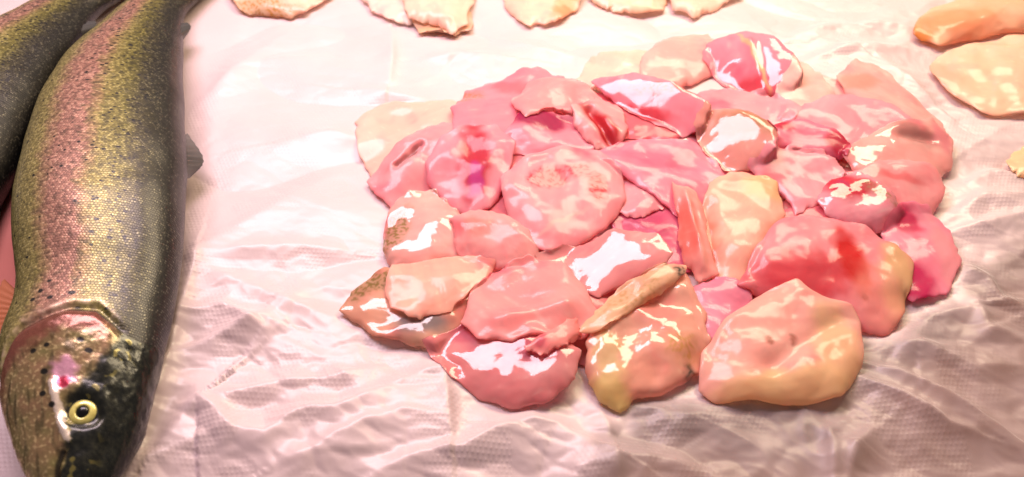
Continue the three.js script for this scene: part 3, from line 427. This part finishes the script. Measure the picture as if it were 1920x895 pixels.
function troutTextures(seed) {
  const W = 2048, H = 512, R = rng(seed), map = new Uint8Array(W * H * 4), bump = new Uint8Array(W * H * 4), rough = new Uint8Array(W * H * 4);
  const spots = []; for (let i = 0; i < 4200; i++) { const u = 0.2 + 0.8 * R(), v = R(), p = 0.05 + 0.75 * sstep(0.45, 0.8, v) + 0.45 * sstep(0.62, 0.8, u); if (R() < p) spots.push([u * TR.L, v, 0.00025 + 0.00045 * R(), 0.7 + 0.6 * R()]); }
  const bins = new Map(); for (const s of spots) { const k = Math.floor(s[0] / 0.003); for (const q of [k - 1, k, k + 1]) { if (!bins.has(q)) bins.set(q, []); bins.get(q).push(s); } }
  const BANDS = [[0, [126, 118, 72]], [0.15, [138, 130, 74]], [0.29, [148, 136, 80]], [0.38, [162, 118, 100]], [0.47, [160, 116, 98]], [0.54, [136, 126, 66]], [0.62, [104, 98, 42]], [0.70, [60, 56, 32]], [0.78, [34, 32, 24]], [1, [20, 20, 20]]];
  for (let x = 0; x < W; x++) {
    const u = x / (W - 1), uX = u * TR.L, arc = arcAt(u), near = bins.get(Math.floor(uX / 0.003)) ?? [];
    for (let y = 0; y < H; y++) {
      const v = y / (H - 1), Y = (v - 0.5) * arc, dH = (gillU(v) - u) * TR.L, n1 = fbm(uX * 90, Y * 90, seed, 4), n2 = noise(uX * 900, Y * 900, seed + 4), n3 = noise(uX * 380, Y * 380, seed + 9);
      let c, b = 128, rg = 0.34;
      // scales: staggered rows, each with its own tone
      const su = uX / 0.00112 + 0.5 * n3 + 0.6 * n1, row = Math.floor(su), sv = Y / 0.00098 + 0.5 * n3 + 0.9 * n1 + (row & 1) * 0.5, colI = Math.floor(sv), fu = su - row - 0.5, fv = sv - colI - 0.5, hash = Math.abs(Math.sin(row * 12.9898 + colI * 78.233 + seed) * 43758.5453) % 1, q = fu * fu * 1.1 + fv * fv, dome = clamp(1 - q * 3.2);
      if (dH < 0) {
        const vv = clamp(v + 0.05 * n1 + 0.02 * n3); let k = 0; while (k < BANDS.length - 2 && BANDS[k + 1][0] < vv) k++;
        c = mixv(BANDS[k][1], BANDS[k + 1][1], clamp((vv - BANDS[k][0]) / (BANDS[k + 1][0] - BANDS[k][0])));
        c = mixv(c, [190, 124, 104], 0.26 * sstep(0.3, 0.4, v) * (1 - sstep(0.5, 0.58, v)) * sstep(0.5, 0.72, u) * (0.6 + n1));
        c = mixv(c, mixv(c, [150, 130, 80], 0.5), sstep(0.8, 1, u));
        const silver = hash > 0.55 ? (hash - 0.55) / 0.45 : 0;
        c = c.map((t) => t * (0.84 + 0.14 * dome + 0.34 * (hash - 0.5) + 0.22 * n2));
        c = mixv(c, [196, 190, 160], clamp(dome * dome * 0.5 * silver));
        c = mixv(c, [36, 34, 22], 0.28 * sstep(0.15, 0.5, n3) * sstep(0.04, 0.5, v));
        for (const s of near) { const e = Math.hypot(uX - s[0], (v - s[1]) * arc * s[3]) / s[2]; if (e < 1.25) c = mixv(c, [20, 19, 16], 0.86 * (1 - sstep(0.7, 1.25, e))); }
        const rim = Math.exp(-(((dH + 0.0036) / 0.002) ** 2)) * sstep(0.04, 0.12, v) * (1 - sstep(0.64, 0.72, v)); c = mixv(c, [226, 198, 172], clamp(rim * (0.32 + 0.9 * n3)));
        b = 90 + (70 + 70 * hash) * Math.sqrt(dome) + 30 * n2 + 20 * n3; if (rim > 0.2) b = 150; rg = 0.30 + 0.25 * (1 - dome) + 0.1 * n1;
      } else {
        const tan = mixv([128, 120, 76], [150, 116, 88], clamp(0.5 + 1.3 * n1 + 0.3 * n3));
        c = mixv(tan, [226, 204, 150], clamp(0.5 * sstep(0.1, 0.4, n2)));
        c = mixv(c, [72, 64, 42], 0.6 * sstep(0.1, 0.45, noise(uX * 120, Y * 520, seed + 3)));
        c = mixv(c, [124, 70, 58], (1 - sstep(0.006, 0.0125, dH + 0.003 * n3)) * sstep(0.1, 0.25, v) * (1 - sstep(0.6, 0.72, v)) * 0.9);
        c = mixv(c, [44, 20, 20], (1 - sstep(0.0004, 0.0018, dH)) * sstep(0.08, 0.2, v) * (1 - sstep(0.62, 0.72, v)));  // thin dark edge: shadow of the gill opening painted into the skin colour
        const ch = Math.hypot((uX - CHEEK[0]) / 0.0065, (Y - CHEEK[1]) / 0.0038) + 0.4 * n3; c = mixv(c, [222, 160, 190], 0.85 * (1 - sstep(0.5, 1.1, ch)));
        const cr = Math.hypot((uX - CHEEKR[0]) / 0.002, (Y - CHEEKR[1]) / 0.0018) + 0.4 * n3; c = mixv(c, [170, 30, 60], 0.9 * (1 - sstep(0.6, 1.1, cr)));
        const dk = v - crownV(u) + 0.03 * n1 + 0.02 * n3, k = sstep(-0.015, 0.03, dk);
        c = mixv(c, mixv([24, 27, 24], [62, 62, 48], clamp(0.25 + 0.9 * n2 * 0.5 + 0.5 * n3)), k);
        c = mixv(c, [150, 138, 70], 0.7 * k * sstep(0.22, 0.42, noise(uX * 420, Y * 420, seed + 31)) * (1 - sstep(0.004, 0.012, Math.abs(dk) * arc)));
        const dj = lineDist(JAW, uX, Y); c = mixv(c, [238, 222, 206], 0.9 * (1 - sstep(0.0006, 0.0013, dj + 0.0005 * n2)));
        c = mixv(c, [30, 26, 20], 0.8 * (1 - sstep(0.0003, 0.0009, lineDist(MOUTH, uX, Y))));
        b = 128 + 50 * n2 + 40 * n3; rg = 0.26 + 0.12 * n1;
      }
      for (const f of FRECKLES) { const e = Math.hypot(uX - f[0], Y - f[1]) / 0.0010 + 0.3 * n3; if (e < 1.2) c = mixv(c, [22, 20, 18], 0.92 * (1 - sstep(0.65, 1.15, e))); }
      const i = (y * W + x) * 4; for (let t = 0; t < 3; t++) { map[i + t] = clamp(c[t], 0, 255); bump[i + t] = clamp(b, 0, 255); rough[i + t] = clamp(rg * 255, 0, 255); } map[i + 3] = bump[i + 3] = rough[i + 3] = 255;
    }
  }
  const mk = (d, s) => { const t = new THREE.DataTexture(d, W, H); t.magFilter = THREE.LinearFilter; t.minFilter = THREE.LinearMipmapLinearFilter; t.generateMipmaps = true; if (s) t.colorSpace = THREE.SRGBColorSpace; t.needsUpdate = true; return t; };
  return new THREE.MeshPhysicalMaterial({ map: mk(map, true), bumpMap: mk(bump), bumpScale: 0.00016, roughnessMap: mk(rough), roughness: 1, metalness: 0.42, specularIntensity: 1, clearcoat: 0.15, clearcoatRoughness: 0.25 });
}
function troutBody() {
  const NU = 420, M = 120, pos = [], uv = [], idx = [];
  for (let i = 0; i <= NU; i++) for (let j = 0; j < 2 * M; j++) {
    const u = i / NU, top = j <= M, v = top ? j / M : (2 * M - j) / M, phi = top ? Math.PI * (1 - v) : -Math.PI * (1 - v);
    const p = troutPoint(u, phi); const r = troutRelief(u, v) * sstep(0, 0.03, u); if (i && i < NU) p.addScaledVector(troutNormal(u, phi), r); if (!top && p.y < 0.0028) p.y = 0.0028;
    pos.push(p.x - BASE.x, p.y, p.z - BASE.z); uv.push(u, v);
    if (i) { const a = (i - 1) * 2 * M + j, b = (i - 1) * 2 * M + (j + 1) % (2 * M), c = a + 2 * M, d = b + 2 * M; idx.push(a, b, d, a, d, c); }
  }
  for (const [i, f] of [[0, 1], [NU, 0]]) { const p = new THREE.Vector3(); for (let j = 0; j < 2 * M; j++) { const k = (i * 2 * M + j) * 3; p.x += pos[k]; p.y += pos[k + 1]; p.z += pos[k + 2]; } p.divideScalar(2 * M); const n = pos.length / 3; pos.push(p.x, p.y, p.z); uv.push(i / NU, 0.5); for (let j = 0; j < 2 * M; j++) { const a = i * 2 * M + j, b = i * 2 * M + (j + 1) % (2 * M); f ? idx.push(a, n, b) : idx.push(a, b, n); } }
  const g = new THREE.BufferGeometry(); g.setAttribute('position', new THREE.Float32BufferAttribute(pos, 3)); g.setAttribute('uv', new THREE.Float32BufferAttribute(uv, 2)); g.setIndex(idx); g.computeVertexNormals(); return g;
}
// a ribbed fin between a root line and a tip line
function finGeometry(root, tip, thick, rays, sag = 0) {
  const NI = rays * 4, NJ = 16, pos = [], idx = [];
  const A = new THREE.CatmullRomCurve3(root), B = new THREE.CatmullRomCurve3(tip);
  for (let s = 0; s < 2; s++) for (let i = 0; i <= NI; i++) for (let j = 0; j <= NJ; j++) {
    const t = i / NI, q = j / NJ, a = A.getPoint(t), b = B.getPoint(t); b.lerp(a, 0.05 * (0.5 + 0.5 * Math.cos(i * Math.PI / 2)));
    const p = a.lerp(b, q), e = Math.sin(Math.PI * clamp(t * 0.96 + 0.02)) ** 0.4, th = thick * (0.35 + 0.65 * (1 - q)) * (0.7 + 0.3 * Math.cos(i * Math.PI / 2)) * e;
    p.y += (s ? -th : th) - sag * q * q; pos.push(p.x - BASE.x, p.y, p.z - BASE.z);
  }
  const n = (NI + 1) * (NJ + 1), id = (s, i, j) => s * n + i * (NJ + 1) + j;
  for (let i = 0; i < NI; i++) for (let j = 0; j < NJ; j++) for (let s = 0; s < 2; s++) { const a = id(s, i, j), b = id(s, i + 1, j), c = id(s, i + 1, j + 1), d = id(s, i, j + 1); s ? idx.push(a, c, b, a, d, c) : idx.push(a, b, c, a, c, d); }
  for (let i = 0; i < NI; i++) for (const j of [0, NJ]) { const a = id(0, i, j), b = id(0, i + 1, j), c = id(1, i, j), d = id(1, i + 1, j); idx.push(a, b, d, a, d, c); }
  for (let j = 0; j < NJ; j++) for (const i of [0, NI]) { const a = id(0, i, j), b = id(0, i, j + 1), c = id(1, i, j), d = id(1, i, j + 1); idx.push(a, b, d, a, d, c); }
  const g = new THREE.BufferGeometry(); g.setAttribute('position', new THREE.Float32BufferAttribute(pos, 3)); g.setIndex(idx); g.computeVertexNormals(); return g;
}
const finMat = (c, tr = 0.25) => new THREE.MeshPhysicalMaterial({ color: new THREE.Color(...lin(c)), roughness: 0.75, clearcoat: 0.8, clearcoatRoughness: 0.18, transmission: tr, thickness: 0, side: THREE.DoubleSide });
const troutGroup = new THREE.Group(); troutGroup.position.copy(BASE); troutGroup.name = numbered('trout');
troutGroup.userData = { label: 'whole trout with yellow ringed eye and black head lying on its side', category: 'trout', group: 'whole trout laid side by side' };
{
  const part = (name, g, m, parent = troutGroup) => { const o = new THREE.Mesh(g, m); o.name = name; parent.add(o); return o; };
  part('body', troutBody(), troutTextures(5));
  // eye: sunken ball with a yellow iris ring and a black pupil
  const n = troutNormal(EYE[0], Math.PI * (1 - EYE[1])), c = troutPoint(EYE[0], Math.PI * (1 - EYE[1])).sub(BASE);
  const turn = new THREE.Quaternion().setFromUnitVectors(new THREE.Vector3(0, 1, 0), n);
  const dome = (r, h, seg = 48) => new THREE.LatheGeometry([...Array(13)].map((_, i) => { const a = i / 12 * Math.PI / 2; return new THREE.Vector2(Math.max(1e-5, r * Math.cos(Math.PI / 2 - a)), h * Math.cos(a)); }), seg);
  const eg = dome(0.0072, 0.0026); const eye = part('eye', eg, new THREE.MeshPhysicalMaterial({ color: new THREE.Color(...lin([22, 22, 24])), roughness: 0.3, clearcoat: 1, clearcoatRoughness: 0.06 }));
  eye.quaternion.copy(turn); eye.position.copy(c).addScaledVector(n, -0.0011); eye.scale.setScalar(0.8);
  const ir = new THREE.LatheGeometry([[0.0024, 0.0006], [0.0027, 0.0013], [0.0034, 0.0014], [0.0045, 0.0010], [0.0053, 0.0004], [0.0057, -0.0002], [0.0058, -0.0010]].map(([a, b]) => new THREE.Vector2(a, b)), 64);
  const ip = ir.attributes.position, icol = []; for (let i = 0; i < ip.count; i++) { const k = fbm(ip.getX(i) * 700, ip.getZ(i) * 700, 3, 3); icol.push(...mixv(lin([220, 212, 120]), lin([186, 168, 84]), clamp(0.3 + 1.2 * k))); }
  ir.setAttribute('color', new THREE.Float32BufferAttribute(icol, 3));
  const iris = part('iris', ir, new THREE.MeshPhysicalMaterial({ vertexColors: true, roughness: 0.4, metalness: 0.2, clearcoat: 1, clearcoatRoughness: 0.05, side: THREE.DoubleSide }), eye); iris.position.y = 0.0014;
  const pupil = part('pupil', dome(0.0028, 0.0018), new THREE.MeshPhysicalMaterial({ color: 0x030303, roughness: 0.3, specularIntensity: 0.5, clearcoat: 0.4, clearcoatRoughness: 0.05 }), eye); pupil.position.y = 0.0017;
  const P = (x, y, h) => onPlane(x, y, h);
  part('dorsal_fin', finGeometry([P(338, 335, 0.019), P(341, 300, 0.019), P(338, 258, 0.018)], [P(356, 334, 0.012), P(382, 302, 0.010), P(352, 250, 0.012)], 0.0009, 9), finMat([44, 42, 40], 0.1));
  part('adipose_fin', finGeometry([P(332, 78, 0.016), P(334, 60, 0.016), P(334, 46, 0.015)], [P(344, 74, 0.012), P(358, 50, 0.012), P(352, 42, 0.012)], 0.0011, 3), finMat([40, 38, 36], 0.1));
  part('pectoral_fin', finGeometry([P(52, 618, 0.019), P(50, 590, 0.019), P(46, 560, 0.018)], [P(6, 640, 0.016), P(-30, 585, 0.012), P(6, 522, 0.012)], 0.0011, 10), finMat([196, 112, 62], 0.3));
  part('belly_flap', finGeometry([P(112, 170, 0.012), P(74, 260, 0.012), P(44, 380, 0.012), P(34, 470, 0.012), P(30, 560, 0.012)], [P(98, 172, 0.005), P(46, 268, 0.005), P(4, 390, 0.005), P(-16, 480, 0.005), P(-10, 560, 0.005)], 0.0022, 3), finMat([232, 140, 128], 0.3));
  const e = TR.rows[TR.N], w = e.a;
  part('tail_fin', finGeometry([new THREE.Vector3(e.c - w * 0.95, e.m, e.z + 0.004), new THREE.Vector3(e.c, e.m, e.z + 0.002), new THREE.Vector3(e.c + w * 0.95, e.m, e.z + 0.004)], [new THREE.Vector3(e.c - w * 1.7, 0.006, e.z - 0.055), new THREE.Vector3(e.c - w * 0.9, 0.006, e.z - 0.05), new THREE.Vector3(e.c + 0.004, 0.006, e.z - 0.044), new THREE.Vector3(e.c + w * 0.9, 0.006, e.z - 0.05), new THREE.Vector3(e.c + w * 1.7, 0.006, e.z - 0.055)], 0.0012, 20), finMat([70, 62, 44], 0.15));
}
scene.add(shade(troutGroup));
// the second trout lies against the first, tail towards the same side; a third one behind it
{
  const a0 = onPlane(334, 60, 0.014), a1 = onPlane(345, 400, 0.018), b0 = onPlane(150, 56, 0.014), b1 = onPlane(-8, 380, 0.018);
  const ang = (p, q) => Math.atan2(q.x - p.x, q.z - p.z), turn = ang(b0, b1) - ang(a0, a1);
  const mat2 = troutTextures(23);
  for (const [shift, label] of [[0, 'trout with its dark speckled back against the yellow eyed trout'], [-0.085, 'dark backed trout mostly out of sight beyond the other two trout']]) {
    const t = troutGroup.clone(); t.name = numbered('trout'); t.userData = { ...troutGroup.userData, label };
    t.getObjectByName('body').material = mat2;
    t.rotation.y = turn; t.position.set(0, 0, 0); t.updateMatrixWorld(true);
    const q = a0.clone().sub(BASE).applyAxisAngle(new THREE.Vector3(0, 1, 0), turn);
    t.position.set(b0.x - q.x + shift * Math.cos(turn), 0, b0.z - q.z - shift * Math.sin(turn));
    scene.add(t);
  }
}

renderer.render(scene, camera);
